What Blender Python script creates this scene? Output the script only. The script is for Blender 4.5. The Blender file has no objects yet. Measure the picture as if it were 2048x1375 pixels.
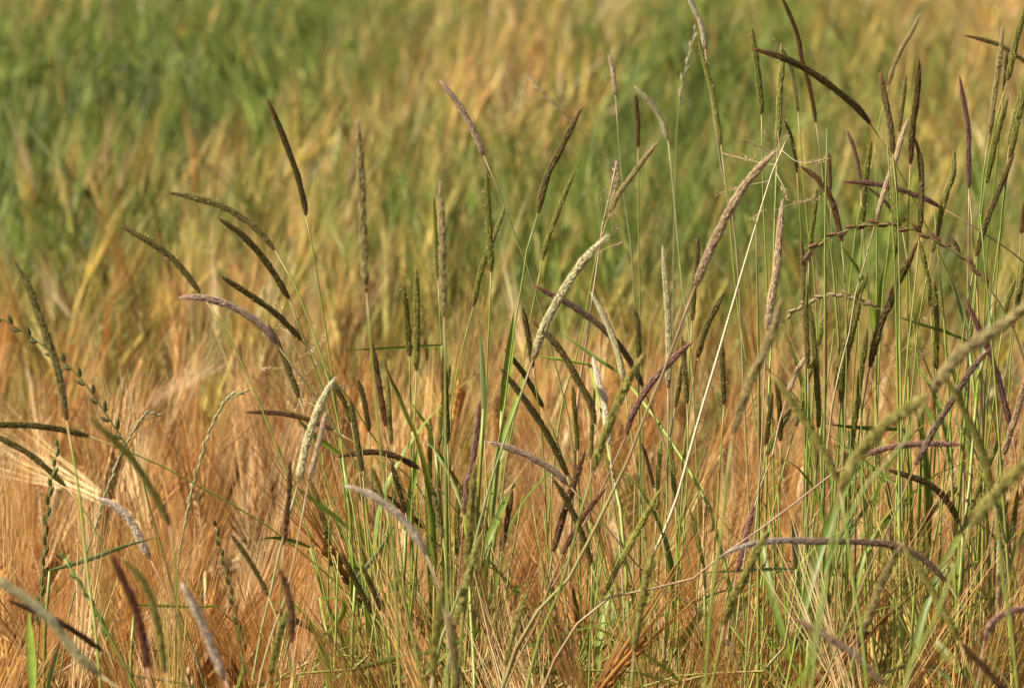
import bpy, math, random
import numpy as np
from mathutils import Vector, Matrix

random.seed(7)
rng = np.random.default_rng(7)
scene = bpy.context.scene
C = scene.collection

# ------------------------------------------------------------------ camera, sky, sun, exposure
CAM_H, PITCH, FOCAL, SENSOR, FOCUS = 1.31, math.radians(4.48), 150.0, 23.6, 4.45
cam_data = bpy.data.cameras.new('camera')
cam_data.lens = FOCAL
cam_data.sensor_fit = 'HORIZONTAL'
cam_data.sensor_width = SENSOR
cam_data.clip_start = 0.05
cam_data.clip_end = 2000
cam_data.dof.use_dof = True
cam_data.dof.focus_distance = FOCUS
cam_data.dof.aperture_fstop = 17
cam_data.dof.aperture_blades = 9
cam = bpy.data.objects.new('camera', cam_data)
cam.location = (0, 0, CAM_H)
cam.rotation_euler = (math.pi / 2 - PITCH, 0, 0)
C.objects.link(cam)
scene.camera = cam

SUN_EL, SUN_AZ = math.radians(47), math.radians(-104)        # azimuth clockwise from +Y (the view direction)
world = bpy.data.worlds.new('World')
scene.world = world
world.use_nodes = True
wn = world.node_tree
wn.nodes.clear()
sky = wn.nodes.new('ShaderNodeTexSky')
sky.sky_type = 'NISHITA'
sky.sun_disc = False
sky.sun_elevation = SUN_EL
sky.sun_rotation = SUN_AZ
sky.air_density, sky.dust_density, sky.ozone_density = 0.8, 3.0, 0.3
bg = wn.nodes.new('ShaderNodeBackground')
bg.inputs['Strength'].default_value = 0.05
wo = wn.nodes.new('ShaderNodeOutputWorld')
wn.links.new(sky.outputs[0], bg.inputs[0])
wn.links.new(bg.outputs[0], wo.inputs[0])

sun_data = bpy.data.lights.new('sun', 'SUN')
sun_data.energy = 5.0
sun_data.angle = math.radians(0.5)
sun_data.color = (1.0, 0.91, 0.74)
sun = bpy.data.objects.new('sun', sun_data)
to_sun = Vector((math.sin(SUN_AZ) * math.cos(SUN_EL), math.cos(SUN_AZ) * math.cos(SUN_EL), math.sin(SUN_EL)))
sun.rotation_euler = to_sun.to_track_quat('Z', 'Y').to_euler()
sun.location = to_sun * 20
C.objects.link(sun)

scene.view_settings.view_transform = 'Standard'
scene.view_settings.look = 'None'
scene.view_settings.exposure = 1.06
scene.view_settings.gamma = 1.0
scene.view_settings.use_curve_mapping = False
scene.render.engine = 'CYCLES'
scene.cycles.max_bounces = 8
scene.cycles.diffuse_bounces = 4
scene.cycles.transmission_bounces = 4

# ------------------------------------------------------------------ projection of the photograph's pixels (2048 x 1375) into the field
PX = SENSOR / (2048 * FOCAL)
CA, SA = math.cos(PITCH), math.sin(PITCH)
R_, U_, F_ = np.array((1, 0, 0.)), np.array((0, SA, CA)), np.array((0, CA, -SA))
CAM = np.array((0, 0, CAM_H))

def at(px, py, d):
    return CAM + d * ((px - 1024) * PX * R_ + (687.5 - py) * PX * U_ + F_)

def pix(P):
    q = np.asarray(P) - CAM
    d = q @ F_
    return 1024 + (q @ R_) / d / PX, 687.5 - (q @ U_) / d / PX, d

# ------------------------------------------------------------------ materials
def plant_material(name, translucency, rough, gloss, noise=0.25, scale=900.0):
    m = bpy.data.materials.new(name)
    m.use_nodes = True
    nt = m.node_tree
    nt.nodes.clear()
    N, L = nt.nodes.new, nt.links.new
    at_ = N('ShaderNodeAttribute'); at_.attribute_name = 'Col'
    tc = N('ShaderNodeTexCoord')
    nz = N('ShaderNodeTexNoise'); nz.inputs['Scale'].default_value = scale; nz.inputs['Detail'].default_value = 2
    L(tc.outputs['Object'], nz.inputs['Vector'])
    mr = N('ShaderNodeMapRange'); mr.inputs['To Min'].default_value = 1 - noise; mr.inputs['To Max'].default_value = 1 + noise
    mr.inputs['From Min'].default_value = 0.3; mr.inputs['From Max'].default_value = 0.7
    L(nz.outputs['Fac'], mr.inputs['Value'])
    mul = N('ShaderNodeMix'); mul.data_type = 'RGBA'; mul.blend_type = 'MULTIPLY'; mul.inputs['Factor'].default_value = 1
    L(at_.outputs['Color'], mul.inputs['A']); L(mr.outputs['Result'], mul.inputs['B'])
    pb = N('ShaderNodeBsdfPrincipled')
    pb.inputs['Roughness'].default_value = rough
    pb.inputs['Specular IOR Level'].default_value = gloss
    L(mul.outputs['Result'], pb.inputs['Base Color'])
    tr = N('ShaderNodeBsdfTranslucent')
    L(mul.outputs['Result'], tr.inputs['Color'])
    mx = N('ShaderNodeMixShader'); mx.inputs['Fac'].default_value = translucency
    L(pb.outputs[0], mx.inputs[1]); L(tr.outputs[0], mx.inputs[2])
    out = N('ShaderNodeOutputMaterial')
    L(mx.outputs[0], out.inputs['Surface'])
    return m

M_HEAD = plant_material('seed_head', 0.25, 0.6, 0.25, 0.25, 1200)
M_PALE = plant_material('pale_seed_head', 0.18, 0.6, 0.25, 0.15, 1200)
M_STEM = plant_material('stem', 0.12, 0.42, 0.4, 0.15, 150)
M_LEAF = plant_material('leaf_blade', 0.38, 0.45, 0.35, 0.18, 220)
M_STRAW = plant_material('straw', 0.22, 0.5, 0.35, 0.15, 60)
M_AWN = plant_material('awn', 0.35, 0.4, 0.5, 0.1, 60)

def soil_material():
    m = bpy.data.materials.new('soil')
    m.use_nodes = True
    nt = m.node_tree
    N, L = nt.nodes.new, nt.links.new
    pb = nt.nodes['Principled BSDF']
    tc = N('ShaderNodeTexCoord')
    nz = N('ShaderNodeTexNoise'); nz.inputs['Scale'].default_value = 6; nz.inputs['Detail'].default_value = 8
    L(tc.outputs['Object'], nz.inputs['Vector'])
    cr = N('ShaderNodeValToRGB')
    cr.color_ramp.elements[0].position = 0.35; cr.color_ramp.elements[0].color = (0.035, 0.026, 0.015, 1)
    cr.color_ramp.elements[1].position = 0.68; cr.color_ramp.elements[1].color = (0.12, 0.08, 0.04, 1)
    L(nz.outputs['Fac'], cr.inputs['Fac']); L(cr.outputs['Color'], pb.inputs['Base Color'])
    pb.inputs['Roughness'].default_value = 0.95
    bp = N('ShaderNodeBump'); bp.inputs['Strength'].default_value = 0.6; bp.inputs['Distance'].default_value = 0.02
    L(nz.outputs['Fac'], bp.inputs['Height']); L(bp.outputs['Normal'], pb.inputs['Normal'])
    return m

# ------------------------------------------------------------------ mesh helpers
class MB:
    """Collects vertices, polygons and vertex colours; build() links them as one mesh object."""
    def __init__(self):
        self.v, self.f, self.c, self.n = [], [], [], 0
    def add(self, verts, faces, col):
        verts = np.asarray(verts, float).reshape(-1, 3)
        col = np.asarray(col, float)
        if col.ndim == 1:
            col = np.repeat(col[None, :], len(verts), 0)
        self.v.append(verts); self.c.append(col[:, :3])
        faces = np.asarray(faces, int)
        self.f.append(faces + self.n)
        self.n += len(verts)
    def mesh(self, name, mat, smooth=True):
        V = np.concatenate(self.v); Cc = np.concatenate(self.c)
        me = bpy.data.meshes.new(name)
        loops, starts, tot = [], [], 0
        for f in self.f:
            k = f.shape[1]
            loops.append(f.ravel()); starts.append(tot + np.arange(len(f)) * k); tot += f.size
        loops = np.concatenate(loops); starts = np.concatenate(starts)
        me.vertices.add(len(V)); me.vertices.foreach_set('co', V.astype(np.float32).ravel())
        me.loops.add(len(loops)); me.loops.foreach_set('vertex_index', loops.astype(np.int32))
        me.polygons.add(len(starts)); me.polygons.foreach_set('loop_start', starts.astype(np.int32))
        me.update(calc_edges=True)
        me.polygons.foreach_set('use_smooth', np.full(len(starts), smooth))
        a = me.color_attributes.new('Col', 'FLOAT_COLOR', 'POINT')
        rgba = np.ones((len(V), 4), np.float32); rgba[:, :3] = np.clip(Cc, 0.001, 0.9)
        a.data.foreach_set('color', rgba.ravel())
        me.materials.append(mat)
        return me
    def build(self, name, mat, parent=None, smooth=True, origin=None):
        if origin is not None:
            self.v = [v - np.asarray(origin) for v in self.v]
        return link(name, self.mesh(name, mat, smooth), parent)

def link(name, data, parent=None):
    o = bpy.data.objects.new(name, data)
    C.objects.link(o)
    if parent is not None:
        o.parent = parent
    return o

def thing(name, label, cat, loc, group=None):
    o = link(name, None)
    o.empty_display_size = 0.02
    o.location = loc
    o['label'] = label
    o['category'] = cat
    o['kind'] = 'thing'
    if group:
        o['group'] = group
    return o

def smooth_path(P, n):
    """Catmull-Rom through the points, resampled to n points at even arc length."""
    P = np.asarray(P, float)
    if len(P) == 2:
        t = np.linspace(0, 1, n)[:, None]
        return P[0] * (1 - t) + P[1] * t
    Q = np.vstack((2 * P[0] - P[1], P, 2 * P[-1] - P[-2]))
    out = []
    t = np.linspace(0, 1, 12, endpoint=False)[:, None]
    for i in range(1, len(Q) - 2):
        a, b, c, d = Q[i - 1], Q[i], Q[i + 1], Q[i + 2]
        out.append(0.5 * ((2 * b) + (c - a) * t + (2 * a - 5 * b + 4 * c - d) * t ** 2 + (-a + 3 * b - 3 * c + d) * t ** 3))
    out.append(P[-1:])
    S = np.vstack(out)
    L = np.concatenate(([0], np.cumsum(np.linalg.norm(np.diff(S, axis=0), axis=1))))
    u = np.linspace(0, L[-1], n)
    return np.stack([np.interp(u, L, S[:, k]) for k in range(3)], 1)

def frames(S):
    T = np.gradient(S, axis=0)
    T /= np.linalg.norm(T, axis=1)[:, None] + 1e-12
    ref = np.array((0.15, 1.0, 0.1))
    A = np.cross(T, ref); A /= np.linalg.norm(A, axis=1)[:, None] + 1e-12
    B = np.cross(T, A)
    return T, A, B

def tube(mb, S, r, col, sides=5):
    """A tube round the polyline S; r and col may vary along it."""
    n = len(S)
    r = np.broadcast_to(np.asarray(r, float), (n,))
    col = np.asarray(col, float)
    if col.ndim == 1:
        col = np.repeat(col[None], n, 0)
    T, A, B = frames(S)
    an = np.arange(sides) * 2 * math.pi / sides
    V = S[:, None, :] + r[:, None, None] * (np.cos(an)[None, :, None] * A[:, None, :] + np.sin(an)[None, :, None] * B[:, None, :])
    i = np.arange(n - 1)[:, None] * sides
    j = np.arange(sides)[None, :]
    k = (np.arange(sides) + 1) % sides
    F = np.stack((i + j, i + k[None, :], i + sides + k[None, :], i + sides + j), -1).reshape(-1, 4)
    mb.add(V.reshape(-1, 3), F, np.repeat(col, sides, 0))
    base = mb.n - n * sides
    m = mb.n - base
    mb.f.append(np.array([np.arange(sides)[::-1] + base])); mb.f.append(np.array([np.arange(sides) + base + m - sides]))

def ribbon(mb, S, w, col, side, fold=0.25):
    """A leaf blade along S: three vertices across, folded at the midrib."""
    n = len(S)
    T = np.gradient(S, axis=0); T /= np.linalg.norm(T, axis=1)[:, None] + 1e-12
    side = np.asarray(side, float)
    if side.ndim == 1:
        side = np.repeat(side[None], n, 0)
    X = side - T * np.sum(side * T, 1)[:, None]
    X /= np.linalg.norm(X, axis=1)[:, None] + 1e-12
    Z = np.cross(T, X)
    w = np.broadcast_to(np.asarray(w, float), (n,))[:, None]
    V = np.stack((S - X * w / 2 + Z * w * fold, S, S + X * w / 2 + Z * w * fold), 1).reshape(-1, 3)
    i = np.arange(n - 1) * 3
    F = np.concatenate((np.stack((i, i + 1, i + 4, i + 3), 1), np.stack((i + 1, i + 2, i + 5, i + 4), 1)))
    col = np.asarray(col, float)
    if col.ndim == 1:
        col = np.repeat(col[None], n, 0)
    mb.add(V, F, np.repeat(col, 3, 0))

OCT = np.array([(0, 2, 4), (0, 4, 3), (0, 3, 5), (0, 5, 2), (1, 4, 2), (1, 3, 4), (1, 5, 3), (1, 2, 5)])

def spindles(mb, O, A, Bv, L, w, th, col, half=False, out=None):
    """Small pointed grains: O origin, A axis, Bv side direction (all n x 3), L length, w width, th thickness."""
    n = len(O)
    Cv = np.cross(A, Bv)
    L, w, th = [np.broadcast_to(np.asarray(x, float), (n,))[:, None] for x in (L, w, th)]
    M = O + A * L * 0.42
    if half:                                   # only the outward faces of grains pressed against a core
        V = np.stack((O, O + A * L, M + Bv * w / 2, M - Bv * w / 2, M + out * th), 1)
        F = (np.arange(n)[:, None, None] * 5 + np.array([(0, 2, 4), (0, 4, 3), (1, 4, 2), (1, 3, 4)])[None]).reshape(-1, 3)
        mb.add(V.reshape(-1, 3), F, np.repeat(col, 5, 0))
        return
    V = np.stack((O, O + A * L, M + Bv * w / 2, M - Bv * w / 2, M + Cv * th / 2, M - Cv * th / 2), 1)
    F = (np.arange(n)[:, None, None] * 6 + OCT[None]).reshape(-1, 3)
    mb.add(V.reshape(-1, 3), F, np.repeat(col, 6, 0))

def hairs(mb, O, A, Bv, L, w, col):
    n = len(O)
    L, w = [np.broadcast_to(np.asarray(x, float), (n,))[:, None] for x in (L, w)]
    V = np.stack((O - Bv * w / 2, O + Bv * w / 2, O + A * L), 1)
    F = np.arange(n * 3).reshape(-1, 3)
    mb.add(V.reshape(-1, 3), F, np.repeat(col, 3, 0))

def unit(a):
    return a / (np.linalg.norm(a, axis=-1, keepdims=True) + 1e-12)

def rand_dirs(n):
    return unit(rng.normal(size=(n, 3)))

# ------------------------------------------------------------------ ground
g = MB()
N_ = 60
xs = np.concatenate((np.linspace(-400, -8, 8), np.linspace(-6, 6, 45), np.linspace(8, 400, 8)))
ys = np.concatenate((np.linspace(-300, -2, 5), np.linspace(0, 28, 90), np.linspace(32, 600, 10)))
X, Y = np.meshgrid(xs, ys)
Z = 0.012 * np.sin(X * 9.1 + 1.3 * np.sin(Y * 3)) + 0.012 * np.sin(Y * 11.7 + X)
V = np.stack((X, Y, Z - 0.01), -1).reshape(-1, 3)
nx = len(xs)
ii, jj = np.meshgrid(np.arange(len(ys) - 1), np.arange(nx - 1), indexing='ij')
a0 = (ii * nx + jj).ravel()
g.add(V, np.stack((a0, a0 + 1, a0 + nx + 1, a0 + nx), 1), (0.1, 0.07, 0.04))
ground = g.build('ground', soil_material())
ground['kind'] = 'structure'
ground['label'] = 'bare brown soil under the barley'
# ------------------------------------------------------------------ the barley field: how ripe and how dense it stands, place by place
CANOPY = 0.78
GX = np.linspace(0, 2048, 9)
GY = np.array([0, 100, 200, 280, 340, 420, 500, 600, 670, 730, 850, 1375.])
GREEN = np.array([
    [.55, .65, .78, .62, .32, .60, .60, .40, .30],
    [.78, .95, .85, .50, .26, .85, .80, .52, .26],
    [.95, .97, .55, .42, .55, .88, .66, .45, .42],
    [.55, .20, .22, .52, .65, .65, .52, .42, .45],
    [.82, .58, .48, .78, .78, .64, .66, .55, .55],
    [.80, .66, .34, .65, .72, .68, .74, .64, .56],
    [.55, .26, .20, .42, .58, .62, .68, .54, .46],
    [.32, .28, .32, .48, .52, .50, .50, .38, .46],
    [.42, .80, .72, .52, .34, .24, .20, .25, .35],
    [.08, .15, .12, .08, .06, .06, .08, .14, .22],
    [.02, .02, .03, .04, .04, .05, .08, .12, .20],
    [.02, .02, .06, .12, .12, .15, .22, .22, .20]])
THIN = np.array([      # share of plants missing: wheel tracks and weedy patches let one look down between the stems
    [.10, .10, .10, .10, .10, .10, .10, .10, .30],
    [.45, .60, .20, .10, .55, .55, .45, .10, .35],
    [.65, .75, .30, .10, .55, .35, .20, .10, .10],
    [.10, .05, .05, .20, .10, .10, .10, .10, .10],
    [.35, .30, .20, .30, .20, .10, .10, .10, .10],
    [.25, .20, .10, .25, .25, .20, .20, .10, .10],
    [.05, .05, .05, .10, .20, .20, .15, .10, .10],
    [.30, .30, .35, .45, .40, .25, .15, .10, .10],
    [.50, .70, .65, .45, .20, .10, .10, .05, .10],
    [.00, .10, .05, .00, .00, .00, .00, .00, .00],
    [.00, .00, .00, .00, .00, .00, .00, .00, .00],
    [.00, .00, .00, .00, .00, .00, .00, .00, .00]])

def grid(T, x, y):
    px, py, _ = pix(np.stack((x, y, np.full_like(x, CANOPY)), -1))
    px, py = np.clip(px, 0, 2047.9), np.clip(py, 0, 1374.9)
    i = np.clip(np.searchsorted(GY, py, side='right') - 1, 0, len(GY) - 2)
    j = np.clip((px / 256).astype(int), 0, 7)
    u, v = px / 256 - j, (py - GY[i]) / (GY[i + 1] - GY[i])
    return (T[i, j] * (1 - u) + T[i, j + 1] * u) * (1 - v) + (T[i + 1, j] * (1 - u) + T[i + 1, j + 1] * u) * v

STRAW = np.array([(.54, .285, .080), (.62, .365, .125), (.47, .225, .055), (.69, .51, .26), (.56, .30, .085), (.30, .13, .038), (.64, .41, .15)])
GOLD = np.array([(.50, .36, .08), (.46, .37, .09), (.55, .40, .11)])
GREENS = np.array([(.26, .31, .042), (.19, .25, .036), (.36, .37, .06), (.14, .19, .03)])

def barley_proto(k, detail, tone):
    """One barley plant standing at the origin and nodding towards +x: dict part -> MB. detail 2 singles, 1 near crop, 0 far crop."""
    r = np.random.default_rng(100 + k)
    far = detail < 0
    detail = max(detail, 0)
    base, leafc, awnc = tone(r), tone(r), tone(r)
    if tone is unripe and r.random() < .15:
        awnc = np.array((.44, .34, .10)) * r.uniform(.8, 1.2)
    H = 0.56 + 0.06 * r.random()
    th = math.radians(r.choice([2, 5, 8, 14, 22, 34, 60, 10] if detail else [2, 4, 8, 12, 18, 26, 34, 10]) + 6 * r.random())      # tilt of the ear
    P = [(0, 0, 0), (.006, r.normal(0, .006), H * .4), (.016, r.normal(0, .01), H * .75), (.03, r.normal(0, .01), H)]
    e0 = np.array(P[-1]); ax = np.array((math.sin(th), r.normal(0, .1), math.cos(th))); ax /= np.linalg.norm(ax)
    P.append(tuple(e0 + ax * .03 + np.array((0, 0, .008))))
    S = smooth_path(P, 12 if detail > 0 else 5)
    parts = {'stem': MB()}
    tube(parts['stem'], S, np.linspace(.0017, .0011, len(S)) * (1 if detail > 0 else 1.3), base * .92, 5 if detail == 2 else 3)
    # ear
    EL = .065 + .02 * r.random()
    barley_proto.tilt = math.degrees(th)
    e0 = S[-1]
    bend = np.array((.25, 0, -.35)) * EL
    E = smooth_path([e0, e0 + ax * EL * .5 + bend * .12, e0 + ax * EL + bend * .4], 8)
    parts['ear'] = MB()
    tube(parts['ear'], E, .0018 if detail else np.array([.002, .0042, .005, .005, .0047, .004, .003, .0015]), base * .95, 5 if detail else 4)
    T, A, B = frames(E)
    n = 9 if far else {2: 26, 1: 18, 0: 11}[detail]
    u = np.linspace(.02, .96, n)
    ix = np.clip((u * 7).astype(int), 0, 7)
    O = np.stack([np.interp(u * 7, np.arange(8), E[:, q]) for q in range(3)], 1)
    phi = r.random() * 6.28
    sgn = np.where(np.arange(n) % 2 == 0, 1, -1)[:, None]
    side = unit((math.cos(phi) * A[ix] + math.sin(phi) * B[ix]))
    nrm = unit(np.cross(T[ix], side))
    kc = base * r.uniform(.6, 1.05, (n, 1)) * np.array((1, .93, .85))
    ka = unit(T[ix] + sgn * side * .28 + r.normal(0, .03, (n, 3)))
    kb = unit(np.cross(ka, nrm))
    if detail:
        parts['kernels'] = MB()
        spindles(parts['kernels'], O + sgn * side * .0016, ka, kb, .0115, .0036, .003, kc)
    # awns
    parts['awns'] = MB()
    reps = 1 if far else 2
    for q in range(reps):
        aa = unit(T[ix] + sgn * side * r.normal(.07, .05, (n, 1)) + r.normal(0, .05, (n, 3)))
        ab = unit(np.cross(aa, r.normal(size=(n, 3))))
        Lw = r.uniform(.085, .14, n)
        o = O + ka * .010 + r.normal(0, .0008, (n, 3))
        ac = awnc * r.uniform(.8, 1.2, (n, 1))
        if detail:
            w0 = .0006 if detail == 2 else .0007
            mid = o + aa * (Lw * .55)[:, None]
            a2 = unit(aa + r.normal(0, .05, (n, 3)))
            V = np.stack((o - ab * w0 / 2, o + ab * w0 / 2, mid + ab * w0 * .35, mid - ab * w0 * .35, mid + a2 * (Lw * .45)[:, None]), 1)
            i = np.arange(n)[:, None] * 5
            parts['awns'].add(V.reshape(-1, 3), i + np.array([[0, 1, 2, 3]]), np.repeat(ac, 5, 0))
            parts['awns'].f.append(i + np.array([[3, 2, 4]]) + parts['awns'].n - 5 * n)
        else:
            hairs(parts['awns'], o, aa, ab, Lw, .0026 if far else .0015, ac)
    # leaves
    parts['leaf'] = MB()
    for q in range(2 if detail else 2):
        h = H * r.uniform(.45, .9)
        b = np.array([np.interp(h, S[:, 2], S[:, 0]), np.interp(h, S[:, 2], S[:, 1]), h])
        az = r.random() * 6.28
        d = np.array((math.cos(az), math.sin(az), 0))
        Ll = r.uniform(.10, .2)
        LP = smooth_path([b, b + d * Ll * .25 + np.array((0, 0, Ll * .45)), b + d * Ll * .6 + np.array((0, 0, Ll * r.uniform(.1, .7))), b + d * Ll * .8 + np.array((0, 0, Ll * r.uniform(-.5, .5)))], 7 if detail else 4)
        w = np.interp(np.linspace(0, 1, len(LP)), [0, .3, 1], [.004, .007, .0006])
        ribbon(parts['leaf'], LP, w, leafc * r.uniform(.8, 1.1), np.array((-d[1], d[0], .2)))
        if detail == 2 or far:
            break
    return parts

def merged(parts):
    out = []
    for mb in parts.values():
        n0 = 0
        out.append((np.concatenate(mb.v), mb.f, np.concatenate(mb.c)))
    V = np.concatenate([o[0] for o in out]); Cc = np.concatenate([o[2] for o in out])
    F3, F4, off = [], [], 0
    for v, f, c in out:
        for q in f:
            if q.shape[1] == 3: F3.append(q + off)
            elif q.shape[1] == 4: F4.append(q + off)
        off += len(v)
    return V, (np.concatenate(F3) if F3 else np.zeros((0, 3), int)), (np.concatenate(F4) if F4 else np.zeros((0, 4), int)), Cc

def ripe(r): return STRAW[r.integers(len(STRAW))] * r.uniform(.85, 1.1)
def gold(r): return GOLD[r.integers(len(GOLD))] * r.uniform(.85, 1.1)
def unripe(r): return GREENS[r.integers(len(GREENS))] * r.uniform(.85, 1.15)
def deep(r): return np.array((.13, .175, .028)) * r.uniform(.75, 1.2)
def bleached(r): return np.array((.74, .58, .36)) * r.uniform(.85, 1.1)
TONES = (ripe, gold, unripe, bleached, deep)
NV = 10
PROTO = {d: {t: [merged(barley_proto(31 * t + k, d, TONES[t])) for k in range(NV)] for t in range(5)} for d in (-1, 0, 1)}

def crop(name, x, y, tone, detail, label):
    """Stands of barley at (x, y) joined into one mass."""
    mb = MB()
    n = len(x)
    var = rng.integers(NV, size=n)
    rz = rng.normal(0.2, 2.2, n)
    tilt, taz = np.abs(rng.normal(0, .09 if detail > 0 else .05, n)), rng.random(n) * 6.283
    sc = rng.normal(1.0, .05 if detail > 0 else .035, n) + (.05 if detail > 0 else .025) * np.sin(x * 9 + 2.1 * np.sin(y * 3.1)) * np.sin(y * 6.3 + 1.7 * np.sin(x * 4.3)) + .06 * np.sin(x * 41 + 3 * np.sin(y * 13)) * np.sin(y * 29 + 3 * np.sin(x * 17))
    sh = rng.uniform(.5, 1.28, n) if detail > 0 else rng.uniform(.38, 1.4, n)
    pale = tone == 3
    rz[pale] = rng.normal(0, .35, pale.sum())
    tilt[pale] = np.abs(rng.normal(.22, .08, pale.sum())); taz[pale] = rng.normal(0, .3, pale.sum())
    sc[tone == 4] *= .86
    for t in range(5):
        for k in range(NV):
            q = np.where((tone == t) & (var == k))[0]
            if not len(q):
                continue
            V, F3, F4, Cc = PROTO[detail][t][k]
            c, s = np.cos(rz[q])[:, None], np.sin(rz[q])[:, None]
            z = V[None, :, 2] * sc[q][:, None]
            X = (V[None, :, 0] * c - V[None, :, 1] * s) * sc[q][:, None] + z * (np.tan(tilt[q]) * np.cos(taz[q]) + .02)[:, None] + x[q][:, None]
            Y_ = (V[None, :, 0] * s + V[None, :, 1] * c) * sc[q][:, None] + z * (np.tan(tilt[q]) * np.sin(taz[q]))[:, None] + y[q][:, None]
            W = np.stack((X, Y_, z), -1).reshape(-1, 3)
            col = (Cc[None] * sh[q][:, None, None]).reshape(-1, 3)
            m = np.arange(len(q))[:, None, None] * len(V)
            start = mb.n
            mb.add(W, (F4[None] + m).reshape(-1, 4), col)
            mb.f.append((F3[None] + m).reshape(-1, 3) + start)
    o = mb.build(name, M_STRAW)
    o['kind'] = 'stuff'; o['label'] = label; o['category'] = 'crop'
    return o

def scatter(y0, y1, per_m2, margin):
    n = int((y1 - y0) * (2 * (.0787 * y1 + margin)) * per_m2)
    y = rng.uniform(y0, y1, n)
    x = rng.uniform(-1, 1, n) * (.0787 * y1 + margin)
    k = np.abs(x) < .0787 * y + margin
    return x[k], y[k]

def tones(x, y):
    gx = grid(GREEN, x, y)
    gx = .5 + (gx - .5) * np.where(y > 6, 1.12, 1.0)
    u = np.clip(gx + rng.normal(0, .15, len(x)), 0, 1)
    t = np.where(u < .30, 0, np.where(u < .47, 1, 2))
    th = grid(THIN, x, y)
    t[(t == 2) & (rng.random(len(x)) < np.clip((th - .12) * 2.4, 0, .95) + .45 * (gx > .78)) & (y > 5)] = 4
    clump = np.sin(x * 5.1 + 3 * np.sin(y * 2.3)) * np.sin(y * 3.7 + 2 * np.sin(x * 2.9 + 1))
    t[(rng.random(len(x)) < np.where((clump > .1) & (gx < .45), .03, .0)) & (y > 9)] = 3
    return t

x, y = scatter(4.0, 6.2, 470, .35)
keep = rng.random(len(x)) > grid(THIN, x, y)
x, y = x[keep], y[keep]
px_, py_, _ = pix(np.stack((x + .05, y, np.full_like(x, .72)), -1))
seen = (px_ > 15) & (px_ < 2033) & (py_ < 1350)
order = np.where(seen)[0][np.argsort(y[seen])][:300]
rest = np.setdiff1d(np.arange(len(x)), order)
SINGLE = np.stack((x[order], y[order]), 1)
crop('barley_crop', x[rest], y[rest], tones(x[rest], y[rest]), 1, 'dense ripe orange barley standing behind the foxtail grass')
x, y = scatter(6.2, 10.5, 360, .6)
keep = rng.random(len(x)) > grid(THIN, x, y)
x, y = x[keep], y[keep]
crop('distant_barley_crop', x, y, tones(x, y), 0, 'blurred barley turning from green to gold behind the ripe strip')
x, y = scatter(10.5, 27, 210, .8)
keep = rng.random(len(x)) > grid(THIN, x, y) * .9
x, y = x[keep], y[keep]
crop('farthest_barley_crop', x, y, tones(x, y), -1, 'far blurred barley in bands of green and pale tan')

# single barley plants along the front of the field
SP = []
for t in range(3):
    row = []
    for k in range(NV):
        p = barley_proto(31 * t + k, 2, TONES[t])
        ear = p['ear']
        row.append({'tilt': barley_proto.tilt, 'stem': p['stem'].mesh('stem', M_STRAW), 'leaf': p['leaf'].mesh('leaf', M_STRAW), 'ear': ear.mesh('ear', M_STRAW),
                    'kernels': p['kernels'].mesh('kernels', M_STRAW), 'awns': p['awns'].mesh('awns', M_AWN)})
    SP.append(row)
BLAB = ('ripe straw coloured', 'yellowing gold', 'green unripe')
POSTURE = ('upright', 'leaning', 'nodding')
ZONES = ('by the left edge', 'left of the blurred cream head', 'left of the tuft', 'behind the tuft', 'right of the tuft', 'below the purple leaning head', 'under the long level arch', 'by the right edge')
BGRP = ('ripe barley stalks at the front of the field', 'yellowing barley stalks at the front of the field', 'green barley stalks at the front of the field')
ts = np.minimum(tones(SINGLE[:, 0], SINGLE[:, 1]), 2)
for (bx, by), t in zip(SINGLE, ts):
    k = int(rng.integers(NV))
    tl = SP[t][k]['tilt']
    zx = pix((bx, by, .75))[0]
    lab = f"{BLAB[t]} barley stalk with {POSTURE[0 if tl < 13 else 1 if tl < 33 else 2]} ear, {ZONES[int(np.searchsorted((180, 380, 640, 1000, 1220, 1480, 1800), zx))]}, {'front row' if by < 4.25 else 'further in'}"
    root = thing('barley_plant', lab, 'barley', (bx, by, 0), BGRP[t])
    root.rotation_euler = (rng.normal(0, .08), .02 + rng.normal(0, .08), rng.normal(.1, 1.5))
    s = rng.normal(1.0, .05)
    root.scale = (s, s, s)
    m = SP[t][k]
    link('stem', m['stem'], root); link('leaf', m['leaf'], root)
    e = link('ear', m['ear'], root)
    kk = link('kernels', m['kernels'], e); kk['kind'] = 'stuff'
    aw = link('awns', m['awns'], e); aw['kind'] = 'stuff'

# a few bleached ears whose silky awns lean right above the ripe strip on the left
for k, (fx, fy, tilt_) in enumerate(((238, 872, .42), (262, 850, .50))):
    P = at(fx, fy, 6.35 + .04 * k)
    p = barley_proto(60 + 8 * k, 2, bleached)
    M = Matrix.Rotation(tilt_, 3, 'Y')
    end = p['stem'].v[0][-5:].mean(0)
    for q in ('ear', 'kernels', 'awns'):
        p[q].v = [end + (v - end) * .5 for v in p[q].v]
    e0 = M @ Vector(end)
    s = P[2] / e0.z
    root = thing('barley_plant', ('lower of two bleached barley ears with silky awns leaning right at left', 'upper of two bleached barley ears with silky awns leaning right at left')[k], 'barley', (P[0] - e0.x * s, P[1] - e0.y * s, 0), 'bleached barley ears leaning right')
    root.rotation_euler = (0, tilt_, 0)
    root.scale = (s, s, s)
    link('stem', p['stem'].mesh('stem', M_STRAW), root); link('leaf', p['leaf'].mesh('leaf', M_STRAW), root)
    e = link('ear', p['ear'].mesh('ear', M_STRAW), root)
    for q, m_ in (('kernels', M_STRAW), ('awns', M_AWN)):
        o = link(q, p[q].mesh(q, m_), e); o['kind'] = 'stuff'

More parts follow.
